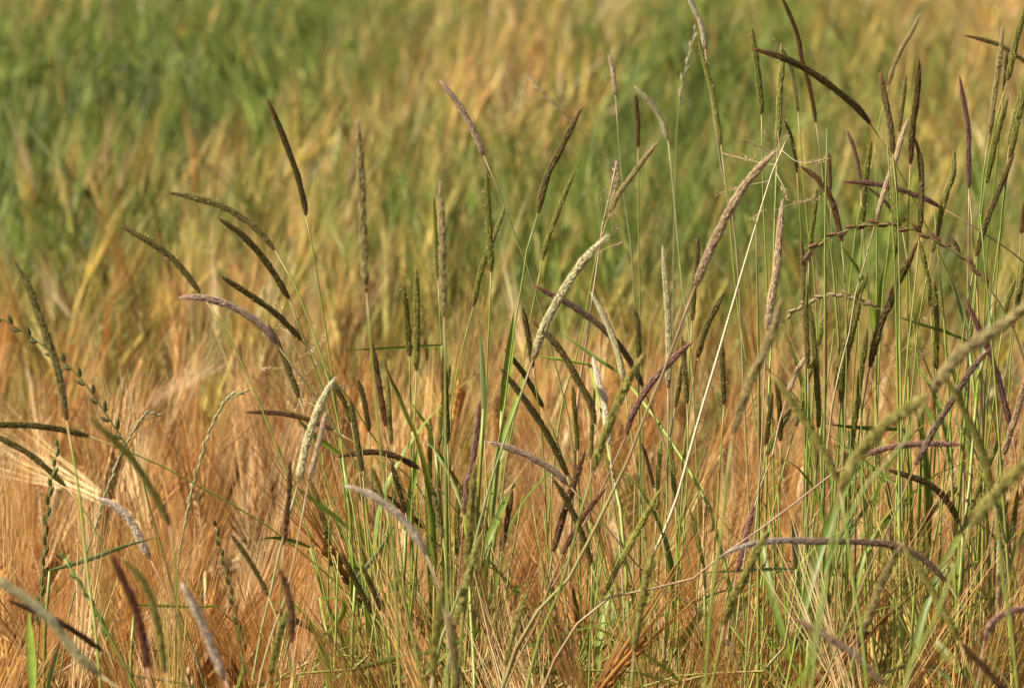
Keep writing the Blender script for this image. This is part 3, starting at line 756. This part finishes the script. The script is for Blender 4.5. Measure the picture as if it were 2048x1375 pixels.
# loose grass blades: before(-)/behind | width px | path from tip to where it meets its stem | lower stem | colour | label
BLADES = '''
0|7|690,700 760,698 830,694 885,690|888,760 890,900|g|level green grass blade behind the two close green foxtail heads
-.1|11|318,1073 250,1092 180,1118 100,1141|92,1200 90,1300|b|grey green grass blade lying across the lower left barley
0|11|1650,846 1690,853 1746,858 1810,860|1818,920 1822,1050|g|dark green grass blade lying level behind the big blurred olive head
0|10|1650,863 1708,906 1760,945 1792,966|1798,1040 1800,1150|g|green grass blade sloping down to the right below a level one
-.05|8|450,1211 400,1212 340,1210 270,1207|262,1260 262,1375|y|yellow green level blade crossing the blurred dark red head
-.1|9|1404,1145 1480,1142 1540,1139 1592,1138|1600,1200 1604,1330|b|pale grey level blade under the long purple and silver arch
.02|8|1781,629 1840,648 1890,664 1937,683|1946,740 1955,860|g|stiff dark green blade behind the pink panicle pointing left
.1|9|1120,665 1150,686 1181,709 1243,749|1290,790 1330,880|g|green blade sloping behind the whitish foxtail head
.1|8|1072,712 1105,717 1140,722 1180,730|1200,790 1215,900|y|bright green level blade behind the base of the large silver head
0|19|1028,620 1022,690 1013,760 1004,822|1000,880 990,1000|y|broad bright green leaf clasping the stem under the tall dark leaning head
0|12|960,657 962,700 965,762 967,818|964,880 955,1020|b|narrow blue green leaf standing above the reddish purple head
0|10|769,722 780,755 795,788 812,830 826,863|826,930 824,1050|r|green leaf with a burnt red tip left of the two close green heads
0|8|819,798 835,825 854,853 872,905|880,980 884,1080|g|small dark green leaf right of the red tipped one
-.02|12|583,966 610,988 642,1014 672,1036 700,1059|702,1130 704,1260|g|dark green leaf sloping across the short dark head on the left
0|13|588,828 615,856 644,880 686,912|696,980 704,1100|y|glossy bright green leaf sloping under the silvery left head
-.02|10|517,1078 550,1076 590,1084 621,1095|630,1130 650,1200|g|short twisted green leaf pointing left on the long left-hand stem
-.6|22|57,1215 60,1260 64,1310 68,1385|70,1420|y|broad bright green blurred blade standing upright at bottom left
-.2|13|122,1280 112,1310 102,1345 96,1375|94,1400|b|short folded dark green blade at bottom left
0|14|1005,983 992,1030 980,1066 966,1140 949,1238|946,1300 944,1375|g|broad green leaf standing in the right of the tuft
-.05|11|790,1048 765,1090 740,1125 711,1157|706,1220 704,1330|b|bluish leaf bending right in the left of the tuft
0|16|835,890 830,940 823,986 812,1060|808,1140 804,1260|y|broad bright green leaf upright in the upper tuft
-.3|14|1755,1362 1775,1343 1798,1333 1835,1327 1872,1334 1895,1350 1906,1375|1910,1400|b|pale grey green leaf arching over at the bottom right
0|14|1582,1035 1590,1080 1594,1120 1600,1172|1604,1240 1606,1375|b|broad blue green leaf upright right of the blurred olive head
0|10|1378,1012 1388,1050 1398,1095 1408,1137|1410,1200 1412,1330|g|narrow green leaf sloping left of the long level arch
0|13|620,1375 640,1300 690,1210 640,1195|655,1260 668,1375|y|yellow green folded leaf low in the left tuft
.02|10|1905,560 1918,600 1930,640 1940,668|1938,740 1930,860|b|pale blue green leaf behind the purple sloping head
.02|12|1985,560 1980,620 1970,680 1958,740|1950,830 1940,960|b|blue green leaf upright at right behind the dark purple head
0|12|1890,915 1878,880 1862,835 1846,800|1843,880 1838,1020|g|short green leaf hanging right of the pale pink panicle
0|11|1735,1000 1722,950 1712,905 1700,860|1700,930 1696,1080|g|green leaf bent over between close stems at right
0|12|1640,1085 1625,1140 1618,1200 1622,1290|1620,1375|g|broad dark green leaf standing under the long arch
-.02|11|1720,1010 1690,1060 1655,1120 1625,1190|1618,1260 1612,1375|b|slanting bluish leaf crossing green stems at lower right
0|9|2000,1195 1965,1196 1950,1178 1935,1205|1930,1260 1925,1375|y|small bright green level leaf low at the right edge
-.02|8|838,870 870,900 905,960 930,1030|936,1100 940,1200|g|thin curved green leaf through the upper tuft
'''.strip().split('\n')
# ------------------------------------------------------------------ builders for the grasses
# palette: two spikelet colours, tip colour
PAL = {
    'g': ((.165, .165, .027), (.38, .37, .085), (.26, .22, .05)),
    'y': ((.30, .31, .05), (.46, .44, .12), (.38, .37, .09)),
    'd': ((.100, .084, .024), (.27, .225, .060), (.17, .105, .038)),
    'k': ((.095, .070, .022), (.27, .205, .058), (.26, .11, .04)),
    'b': ((.13, .065, .026), (.24, .14, .055), (.15, .06, .03)),
    'r': ((.19, .065, .035), (.29, .14, .07), (.22, .06, .04)),
    'p': ((.20, .085, .065), (.42, .27, .21), (.25, .08, .07)),
    'm': ((.44, .29, .20), (.62, .50, .37), (.58, .38, .32)),
    'v': ((.15, .09, .055), (.34, .25, .16), (.28, .085, .06)),
    's': ((.50, .46, .22), (.72, .66, .42), (.66, .57, .37)),
    'w': ((.68, .54, .40), (.80, .71, .55), (.78, .58, .48)),
    't': ((.42, .29, .16), (.60, .46, .30), (.55, .37, .27)),
    'u': ((.29, .23, .08), (.45, .37, .17), (.42, .27, .17)),
    'o': ((.25, .23, .045), (.39, .35, .09), (.33, .28, .08)),
}
STEMCOL = {'p': (.36, .22, .16), 'w': (.46, .30, .24), 'r': (.30, .18, .08), 'm': (.22, .22, .10), 't': (.38, .28, .15), 'v': (.20, .20, .06), 's': (.30, .34, .14), 'b': (.20, .19, .05)}
GREENSTEM = (.23, .29, .042)

def pts(s):
    return [tuple(float(q) for q in p.split(',')) for p in s.split()]

def to_world(pp, d, slope, d0=0.0):
    out, run = [], d0
    last = None
    for (x, y) in pp:
        if last is not None:
            run += math.hypot(x - last[0], y - last[1])
        out.append(at(x, y, d + slope * run))
        last = (x, y)
    return np.array(out), run

def to_ground(P, tight=.35):
    """Continues a stalk from its last traced point down to its root."""
    a, b = P[-2], P[-1]
    t = unit(b - a)
    if t[2] > -0.25:
        t = unit(np.array((t[0], t[1], -0.6)))
    h = b[2]
    off = np.clip(t[:2] / -t[2] * h * tight, -.22, .22)
    root = np.array((b[0] + off[0], b[1] + off[1] + rng.normal(0, .03), 0.0))
    mid = b + t * min(.12, h * .3)
    mid2 = np.array((root[0] * .75 + mid[0] * .25, root[1] * .75 + mid[1] * .25, h * .33))
    return np.vstack((P, mid, mid2, root))

def seed_head(S, r, pal, root_obj, lod=1.0):
    A_, B_, Tip = [np.array(c) for c in PAL[pal]]
    n = len(S)
    u = np.linspace(0, 1, n)
    prof = np.minimum(1, (u / .22) ** .55 * .86 + .14) * np.minimum(1, ((1 - u) / .10) ** .6 * .75 + .25)
    prof *= 1 + .06 * np.sin(u * 23 + rng.random() * 6)
    core = MB()
    mat = M_PALE if pal in 'swmt' else M_HEAD
    ccol = np.repeat((A_ * .9)[None], n, 0)
    ccol = ccol * (1 - np.clip(1 - u / .12, 0, 1))[:, None] + (Tip * .9) * np.clip(1 - u / .12, 0, 1)[:, None]
    tube(core, S, prof * r * .80, ccol, 7)
    head = core.build('seed_head', mat, root_obj, origin=root_obj.location)
    length = np.linalg.norm(np.diff(S, axis=0), axis=1).sum()
    m = max(40, int(length / r * 40 * lod))
    s = (np.arange(m) + rng.random(m)) / m * .985 + .01
    ang = rng.random(m) * 6.2832
    fi = s * (n - 1)
    i0 = np.clip(fi.astype(int), 0, n - 2); fr = (fi - i0)[:, None]
    T, A, B = frames(S)
    p = S[i0] * (1 - fr) + S[i0 + 1] * fr
    t = -unit(T[i0]); a, b = A[i0], B[i0]
    nrm = np.cos(ang)[:, None] * a + np.sin(ang)[:, None] * b
    rr = r * prof[i0]
    big = 1.0 if lod >= 1 else 1.3
    flare = np.radians(rng.normal(13, 6, m))[:, None]
    ax = unit(t * np.cos(flare) + nrm * np.sin(flare) + rng.normal(0, .04, (m, 3)))
    bv = unit(np.cross(ax, nrm))
    O = p + nrm * (rr * .74)[:, None] - t * (.3 * r)
    k = rng.random((m, 1))
    col = A_ * k + B_ * (1 - k)
    tipw = np.clip(1 - s / .22, 0, 1)[:, None]
    col = col * (1 - tipw) + Tip * rng.uniform(.8, 1.3, (m, 1)) * tipw
    basew = np.clip((s - .90) / .10, 0, 1)[:, None] * .7
    col = col * (1 - basew) + np.array((.24, .12, .055)) * basew
    if pal == 'v' and length > .13:                    # silver towards the tip of the longest head
        wv = np.clip(1.25 - s / .38, 0, 1)[:, None]
        col = col * (1 - wv) + np.array((.50, .45, .38)) * rng.uniform(.7, 1.15, (m, 1)) * wv
    col *= rng.uniform(.72, 1.3, (m, 1))
    sp = MB()
    L = rr * 1.0 * big * rng.uniform(.85, 1.15, m) + .0006
    spindles(sp, O, ax, bv, L, rr * .30 * big, rr * .16 * big, col, True, nrm)
    # fine awns and bleached edges
    h = rng.random(m) < (.6 if pal in 'swmtpv' else .4)
    hairs(sp, (O + ax * (L * .75)[:, None])[h], unit(ax + rng.normal(0, .12, (m, 3)))[h], bv[h], (rng.uniform(.7, 1.5, m) * r)[h], np.full(h.sum(), .00022 * big), np.clip(col[h] * 1.35 + .03, 0, .8))
    if pal in 'gyd' and lod >= 1:                      # pale anthers clinging to the flowering heads
        q = rng.choice(m, max(4, m // 70), replace=False)
        spindles(sp, O[q] + nrm[q] * r * .5, unit(nrm[q] + rng.normal(0, .5, (len(q), 3))), bv[q], .0017, .0006, .0006, np.repeat(np.array([(.58, .52, .30)]), len(q), 0))
    o = sp.build('spikelets', mat, head, origin=root_obj.location, smooth=False)
    o['kind'] = 'stuff'

def leaf_on(S, i, length, w, col, root_obj, az=None):
    """A leaf leaving the stem S at index i."""
    az = rng.random() * 6.283 if az is None else az
    up = unit(S[max(i - 1, 0)] - S[min(i + 1, len(S) - 1)])
    d = np.array((math.cos(az), math.sin(az), 0))
    b = S[i]
    droop = rng.uniform(-.15, .6)
    P = smooth_path([b, b + up * length * .3 + d * length * .08, b + up * length * .55 + d * length * .3, b + up * length * (.6 + droop * .3) + d * length * .55], 9)
    wv = w * np.interp(np.linspace(0, 1, 9), [0, .2, .5, 1], [.6, 1, .85, .04])
    mb = MB()
    col = np.array(col)
    tip = np.linspace(0, 1, 9)[:, None] ** 3 * (rng.random() < .4)
    ribbon(mb, P, wv, col * (1 - tip) + np.array((.36, .17, .05)) * tip, np.cross(up, d) + np.array((0, 0, .1)))
    mb.build('leaf', M_LEAF, root_obj, origin=root_obj.location, smooth=True)

def kinked(S):
    """Small natural bends along a stem."""
    n = len(S)
    u = np.linspace(0, 1, n)[:, None]
    w = sum(rng.normal(0, .0011 / k, (1, 3)) * np.sin(u * k * 6 + rng.random() * 6.28) for k in (1, 2, 4))
    return S + w * np.minimum(1, u * 8)

def noded(r, col, lo, hi):
    """Thickens and darkens a stem at one or two nodes; a paler sheath sits above each."""
    r, col = r.copy(), col.copy()
    for i in rng.choice(np.arange(lo, hi), 2, replace=False):
        r[i] *= 1.7
        col[i] = col[i] * .4 + np.array((.16, .07, .03))
        r[max(i - 4, 1):i] *= 1.18
        col[max(i - 4, 1):i] = col[max(i - 4, 1):i] * .8 + np.array((.10, .09, .03))
    return r, col

def stalk(name, label, cat, group, head_pts, stem_pts, d, slope, sw):
    H, run = to_world(head_pts, d, slope)
    Sx, _ = to_world([head_pts[-1]] + stem_pts, d, slope, run)
    full = to_ground(Sx)
    S = kinked(smooth_path(full, 40))
    root = thing(name, label, cat, tuple(S[-1]), group)
    return root, H, S

for row in FOX:
    pal, z, w, hp, sp_, label = row.split('|')
    z, w = float(z), float(w)
    if z < -.19:
        z *= 1.9 if z > -.5 else 1.65
    d = FOCUS + z
    slope = rng.normal(0, .00005)
    hp, sp_ = pts(hp), pts(sp_)
    root, H, S = stalk('foxtail_grass', label, 'grass', 'foxtail grass stalks at the edge of the barley', hp, sp_, d, slope, w)
    HS = smooth_path(H, 26)
    r = w / 2 * PX * d * (.81 if abs(z) < .3 else .72)
    seed_head(HS, r, pal, root, 1.0 if abs(z) < .6 else .4)
    sc = np.array(STEMCOL.get(pal, GREENSTEM)) * rng.uniform(.85, 1.15)
    low = np.array(GREENSTEM) * rng.uniform(.85, 1.1)
    u = np.linspace(0, 1, len(S))[:, None]
    keep_pink = pal in 'pw' and len(sp_) > 3
    col = sc * (1 - np.clip(u * (0.8 if keep_pink else 2.2), 0, 1)) + low * np.clip(u * (0.8 if keep_pink else 2.2), 0, 1)
    top = np.clip(1 - u / .02, 0, 1) * .8
    col = col * (1 - top) + np.array((.30, .15, .07)) * top
    rs = .00062 * (1 if w < 20 else 1.35)
    st = MB()
    rr, col = noded(np.interp(u[:, 0], [0, .2, .5, 1], [rs * .8, rs, rs * 1.7, rs * 2.2]), col, 9, 26)
    tube(st, S, rr, col, 6)
    st.build('stem', M_STEM, root, origin=root.location)
    for q in range(2 if z > -.3 else 1):
        i = int(rng.integers(len(S) * 5 // 10, len(S) * 8 // 10))
        leaf_on(S, i, rng.uniform(.10, .2), rng.uniform(.0035, .0065), np.array((.18, .24, .035)) * rng.uniform(.8, 1.3), root)

BC = {'g': (.14, .21, .030), 'b': (.20, .26, .09), 'y': (.24, .33, .035), 'r': (.18, .24, .035)}
for row in BLADES:
    z, w, bp, sp_, colk, label = row.split('|')
    z, w = float(z), float(w)
    d = FOCUS + z
    bp, sp_ = pts(bp), pts(sp_)
    slope = rng.normal(0, .0001)
    P, run = to_world(bp, d, slope)
    Sx, _ = to_world([bp[-1]] + sp_, d, slope, run)
    S = smooth_path(to_ground(Sx), 24)
    root = thing('grass_shoot', label, 'grass', tuple(S[-1]), 'leafy grass shoots among the foxtail stalks')
    BP = smooth_path(P, 16)
    u = np.linspace(0, 1, 16)
    wv = w * PX * d * np.interp(u, [0, .35, .7, 1], [.05, .8, 1, .55])
    col = np.repeat(np.array(BC[colk])[None], 16, 0)
    if colk == 'r':
        k = np.clip(1 - u / .35, 0, 1)[:, None]
        col = col * (1 - k) + np.array((.42, .13, .04)) * k
    mb = MB()
    T = unit(BP[-1] - BP[0])
    ribbon(mb, BP, wv, col, np.cross(T, (0.25, 1, .35)) * rng.choice((-1, 1)), .3)
    mb.build('leaf', M_LEAF, root, origin=root.location)
    st = MB()
    tube(st, S, np.linspace(.0012, .0017, 24), np.array(GREENSTEM) * rng.uniform(.8, 1.1), 6)
    st.build('stem', M_STEM, root, origin=root.location)

# plain shoots filling the tuft and the right-hand side
def shoot(px, top, z, lean, where, group, fx, fy):
    green = rng.random() < .74
    label = f"{('tall', 'middling', 'short')[min(2, int(fy * 3))]} thin {'green' if green else 'dry straw coloured'} headless shoot, {('left part', 'middle', 'right part')[min(2, int(fx * 3))]} of {where}"
    d = FOCUS + z
    p0 = at(px + lean, top, d); p1 = at(px + lean * .5, top + 330, d); p2 = at(px + lean * .2, 1340, d)
    if p1[2] < p2[2]: p1 = (p0 + p2) / 2
    S = kinked(smooth_path(to_ground(np.array((p0, p1, p2))), 30))
    root = thing('grass_shoot', label, 'grass', tuple(S[-1]), group)
    u = np.linspace(0, 1, 30)
    col = np.array((.20, .265, .036)) * rng.uniform(.6, 1.3) if green else np.array((.42, .32, .09)) * rng.uniform(.7, 1.2)
    st = MB()
    rr, cc = noded(np.interp(u, [0, .1, 1], [.0003, .0008, .0017]), np.repeat(col[None], 30, 0), 4, 18)
    tube(st, S, rr, cc, 5)
    st.build('stem', M_STEM, root, origin=root.location)
    for q in range(2):
        i = int(rng.integers(3, 17))
        leaf_on(S, i, rng.uniform(.08, .22), rng.uniform(.0035, .0075), np.array((.165, .235, .030)) * rng.uniform(.6, 1.35), root)

def fill(n, x0, x1, y0, y1, zs, label, group):
    for _ in range(n):
        fx, fy = rng.random(), rng.random()
        shoot(x0 + fx * (x1 - x0), y0 + fy * (y1 - y0), rng.normal(0.02, zs), rng.normal(15, 75), label, group, fx, fy)
fill(58, 650, 1020, 820, 1280, .09, 'the tuft below the centre', 'leafy shoots of the centre tuft')
fill(52, 1000, 1560, 930, 1330, .12, 'the thin stand beside the tuft', 'leafy shoots between the tuft and the right-hand stalks')
fill(62, 1550, 2060, 620, 1250, .12, 'the crowded right-hand stalks', 'leafy shoots among the right-hand stalks')
fill(10, 1500, 2060, 250, 600, .25, 'the upper right background', 'tall leafy shoots behind the upper right stalks')

# ------------------------------------------------------------------ ryegrass: alternating spikelets on a bare stem
def ryegrass(path, stem, z, n, sl, sw_, spread, col, stemcol, label, sr=.0007):
    d = FOCUS + z
    hp, sp_ = pts(path), pts(stem)
    slope = rng.normal(0, .00004)
    H, run = to_world(hp, d, slope)
    Sx, _ = to_world([hp[-1]] + sp_, d, slope, run)
    low = to_ground(Sx)
    S = smooth_path(np.vstack((H, low[1:])), 60)
    root = thing('ryegrass', label, 'grass', tuple(S[-1]), 'ryegrass spikes')
    st = MB()
    tube(st, S, np.linspace(sr * .6, sr * 2.2, 60), np.array(stemcol), 6)
    st.build('stem', M_STEM, root, origin=root.location)
    HS = smooth_path(H, 200)
    T, A, B = frames(HS)
    for i in range(n):
        k = min(199, int((i + .3) / n * 199))
        up = -T[k]
        side = A[k] * (1 if i % 2 else -1)
        ax = unit(up + side * math.tan(math.radians(spread)) + rng.normal(0, .08, 3))
        L = sl * PX * d * (1 - .35 * (1 - k / 199)) * rng.uniform(.85, 1.1)
        m = 5
        q = np.arange(m) / 5.0
        sg = np.where(np.arange(m) % 2, 1, -1)
        bv = unit(np.cross(ax, (0.1, 1, 0.1)))
        O = HS[k] + ax * (q * L * .45)[:, None] + bv * (sg * sw_ * PX * d * .05)[:, None]
        axs = unit(ax + bv * (sg * .05)[:, None])
        mb = MB()
        c = np.array(col) * rng.uniform(.8, 1.2, (m, 1))
        spindles(mb, O, axs, np.repeat(bv[None], m, 0), L * .62, sw_ * PX * d * .62, sw_ * PX * d * .45, c)
        hairs(mb, O + axs * (L * .5), axs, np.repeat(bv[None], m, 0), L * .3, .0003, c * 1.3)
        o = mb.build('spikelet', M_HEAD, root, origin=root.location, smooth=False)
        o['kind'] = 'stuff'

ryegrass('-40,622 0,636 36,656 84,689 142,736 175,773 204,816 236,864 255,893', '287,958 294,997 313,1059 330,1120 350,1200', -.10, 19, 33, 13, 30, (.13, .13, .045), (.18, .20, .05), 'drooping ryegrass with dark spikelets set in two open rows at the left edge')
ryegrass('316,829 300,825 287,831 265,864 240,911 222,958 211,991 193,1048', '173,1107 148,1187 138,1232 125,1320', .05, 20, 24, 8, 9, (.34, .30, .16), (.22, .25, .10), 'slim pale brown ryegrass with a hooked tip in front of the left-hand barley')
ryegrass('491,782 462,791 440,816 418,864 400,922 385,973 366,1066', '356,1124 350,1220 346,1330', .08, 22, 24, 8, 8, (.38, .38, .20), (.30, .32, .13), 'slim pale green ryegrass bending right under the dark left-hand arches')
ryegrass('115,890 105,952 95,1014 90,1093 83,1176 78,1270', '74,1330 72,1375', -.15, 19, 34, 13, 15, (.12, .13, .03), (.16, .18, .035), 'upright dark green ryegrass near the lower left edge')
ryegrass('128,1114 149,1149 180,1200 204,1245 228,1287', '256,1342 275,1385', -.35, 9, 30, 13, 10, (.12, .18, .04), (.14, .22, .04), 'blurred green ryegrass sloping down to the right at bottom left', .0012)
ryegrass('431,1048 441,1100 459,1169 471,1228 483,1297 490,1365', '494,1400', -.2, 16, 28, 12, 13, (.10, .10, .03), (.15, .17, .035), 'dark green ryegrass sloping beside the blurred cream foxtail head')
ryegrass('1618,504 1641,484 1664,472 1693,461 1722,450 1749,446 1787,450 1825,458 1854,471 1883,487 1912,498 1941,530 1967,559 1985,586', '2008,621 2040,690 2060,780', -.02, 20, 40, 12, 13, (.20, .105, .05), (.20, .17, .06), 'dark brown ryegrass spike arching left across the upright stalks at right', .0009)
ryegrass('1580,629 1603,612 1626,600 1655,591 1679,589 1702,593 1728,603 1766,621', '1795,641 1840,700 1880,800', .03, 14, 30, 12, 14, (.38, .29, .15), (.32, .26, .10), 'small pale tan ryegrass arching left below the dark brown ryegrass spike')
ryegrass('1056,155 1085,185 1120,222 1160,262', '1200,300 1260,370 1340,470', 1.6, 10, 20, 6, 9, (.42, .34, .24), (.30, .28, .14), 'far blurred greyish ryegrass slanting down at the upper centre')
ryegrass('1392,60 1378,110 1366,160 1356,228', '1352,300 1350,420', 1.0, 10, 26, 8, 12, (.42, .36, .24), (.26, .26, .12), 'far pale ryegrass leaning right left of the feathery foxtail top')

# ------------------------------------------------------------------ open panicles
def panicle(stem, z, branches, col, stemcol, sr, label, dens=1.0):
    d = FOCUS + z
    sp_ = pts(stem)
    P, _ = to_world(sp_, d, 0)
    S = smooth_path(to_ground(P), 50)
    root = thing('panicle_grass', label, 'grass', tuple(S[-1]), 'open panicles among the foxtail stalks')
    st = MB()
    tube(st, S, np.interp(np.linspace(0, 1, 50), [0, .12, .3, 1], [sr * .35, sr * .8, sr, sr * 1.3]), np.array(stemcol), 6)
    st.build('stem', M_STEM, root, origin=root.location)
    for b in branches:
        bp = pts(b)
        Q, _ = to_world(bp, d, rng.normal(0, .0005))
        BS = smooth_path(Q, 12)
        mb = MB()
        tube(mb, BS, np.linspace(.00022, .00010, 12), np.array(stemcol) * .95, 4)
        br = mb.build('branch', M_STEM, root, origin=root.location)
        L = np.linalg.norm(np.diff(BS, axis=0), axis=1).sum()
        m = max(5, int(L * 400 * dens))
        s = .38 + .62 * rng.random(m)
        O = np.stack([np.interp(s * 11, np.arange(12), BS[:, k]) for k in range(3)], 1)
        t = unit(BS[-1] - BS[0])
        ax = unit(t + rng.normal(0, .45, (m, 3)))
        O = O + rng.normal(0, .0011, (m, 3))
        bv = unit(np.cross(ax, rand_dirs(m)))
        mb = MB()
        spindles(mb, O, ax, bv, rng.uniform(.0022, .0036, m), .0009, .0008, np.array(col) * rng.uniform(.75, 1.2, (m, 1)))
        hairs(mb, O - ax * .001, -ax, bv, .002, .0003, np.array(col) * np.ones((m, 1)))
        o = mb.build('spikelets', M_HEAD, br, origin=root.location, smooth=False)
        o['kind'] = 'stuff'

panicle('1570,285 1548,335 1530,390 1500,490 1465,610 1430,730 1400,830 1375,920 1350,1010', -.02,
        ['1562,300 1600,325 1652,318', '1550,420 1590,406 1650,395', '1560,320 1530,300 1482,280', '1555,330 1520,325 1448,308', '1545,360 1490,372 1438,386', '1527,420 1512,430 1500,440',
         '1556,330 1572,350 1590,368', '1560,310 1558,290 1555,262', '1565,300 1572,280 1580,268', '1560,315 1540,290 1528,262', '1530,420 1550,430 1562,436', '1552,345 1570,380 1574,400'],
        (.50, .33, .19), (.72, .58, .38), .0011, 'straw white stalk topped by a spreading tan panicle, tallest pale line at right', 1.1)
panicle('1233,322 1222,380 1205,450 1196,520 1183,610 1170,700 1155,800 1150,920', .12,
        ['1222,385 1226,355 1232,325', '1218,400 1212,380 1204,385', '1205,440 1203,410 1201,385', '1200,455 1222,430 1230,420', '1196,500 1220,480 1238,450', '1194,510 1215,495 1245,485', '1215,410 1228,385 1236,350'],
        (.48, .30, .22), (.50, .33, .22), .0011, 'pale tan panicle on a buff stalk behind the large silver green foxtail head', 1.5)
panicle('1862,620 1840,660 1815,690 1780,730 1735,800 1700,870 1670,960', .02,
        ['1845,655 1860,630 1872,608', '1838,660 1850,640 1862,632', '1812,695 1835,700 1858,705', '1790,720 1788,700 1795,680', '1780,732 1800,742 1812,752', '1770,745 1782,762 1780,772', '1760,775 1772,796 1786,810', '1742,790 1744,760 1748,735',
         '1808,700 1830,712 1850,720', '1790,712 1778,698 1770,690', '1825,680 1836,690 1848,690'],
        (.58, .40, .30), (.44, .33, .16), .0005, 'delicate pale pink panicle spread between the green stems at right', .9)
panicle('553,602 570,650 590,690 605,730 618,765 632,800 650,850 668,930', .08,
        ['568,640 560,618 553,598', '580,665 590,645 596,630', '590,690 580,686 568,684', '597,715 622,700 650,676', '600,725 570,735 520,739', '610,750 625,735 640,715', '612,755 604,765 592,762', '585,670 570,660 560,655', '625,790 660,775 705,772', '640,815 610,805 590,818'],
        (.60, .44, .30), (.50, .38, .18), .0005, 'small pale panicle hanging among the left-hand foxtail stems', 1.0)
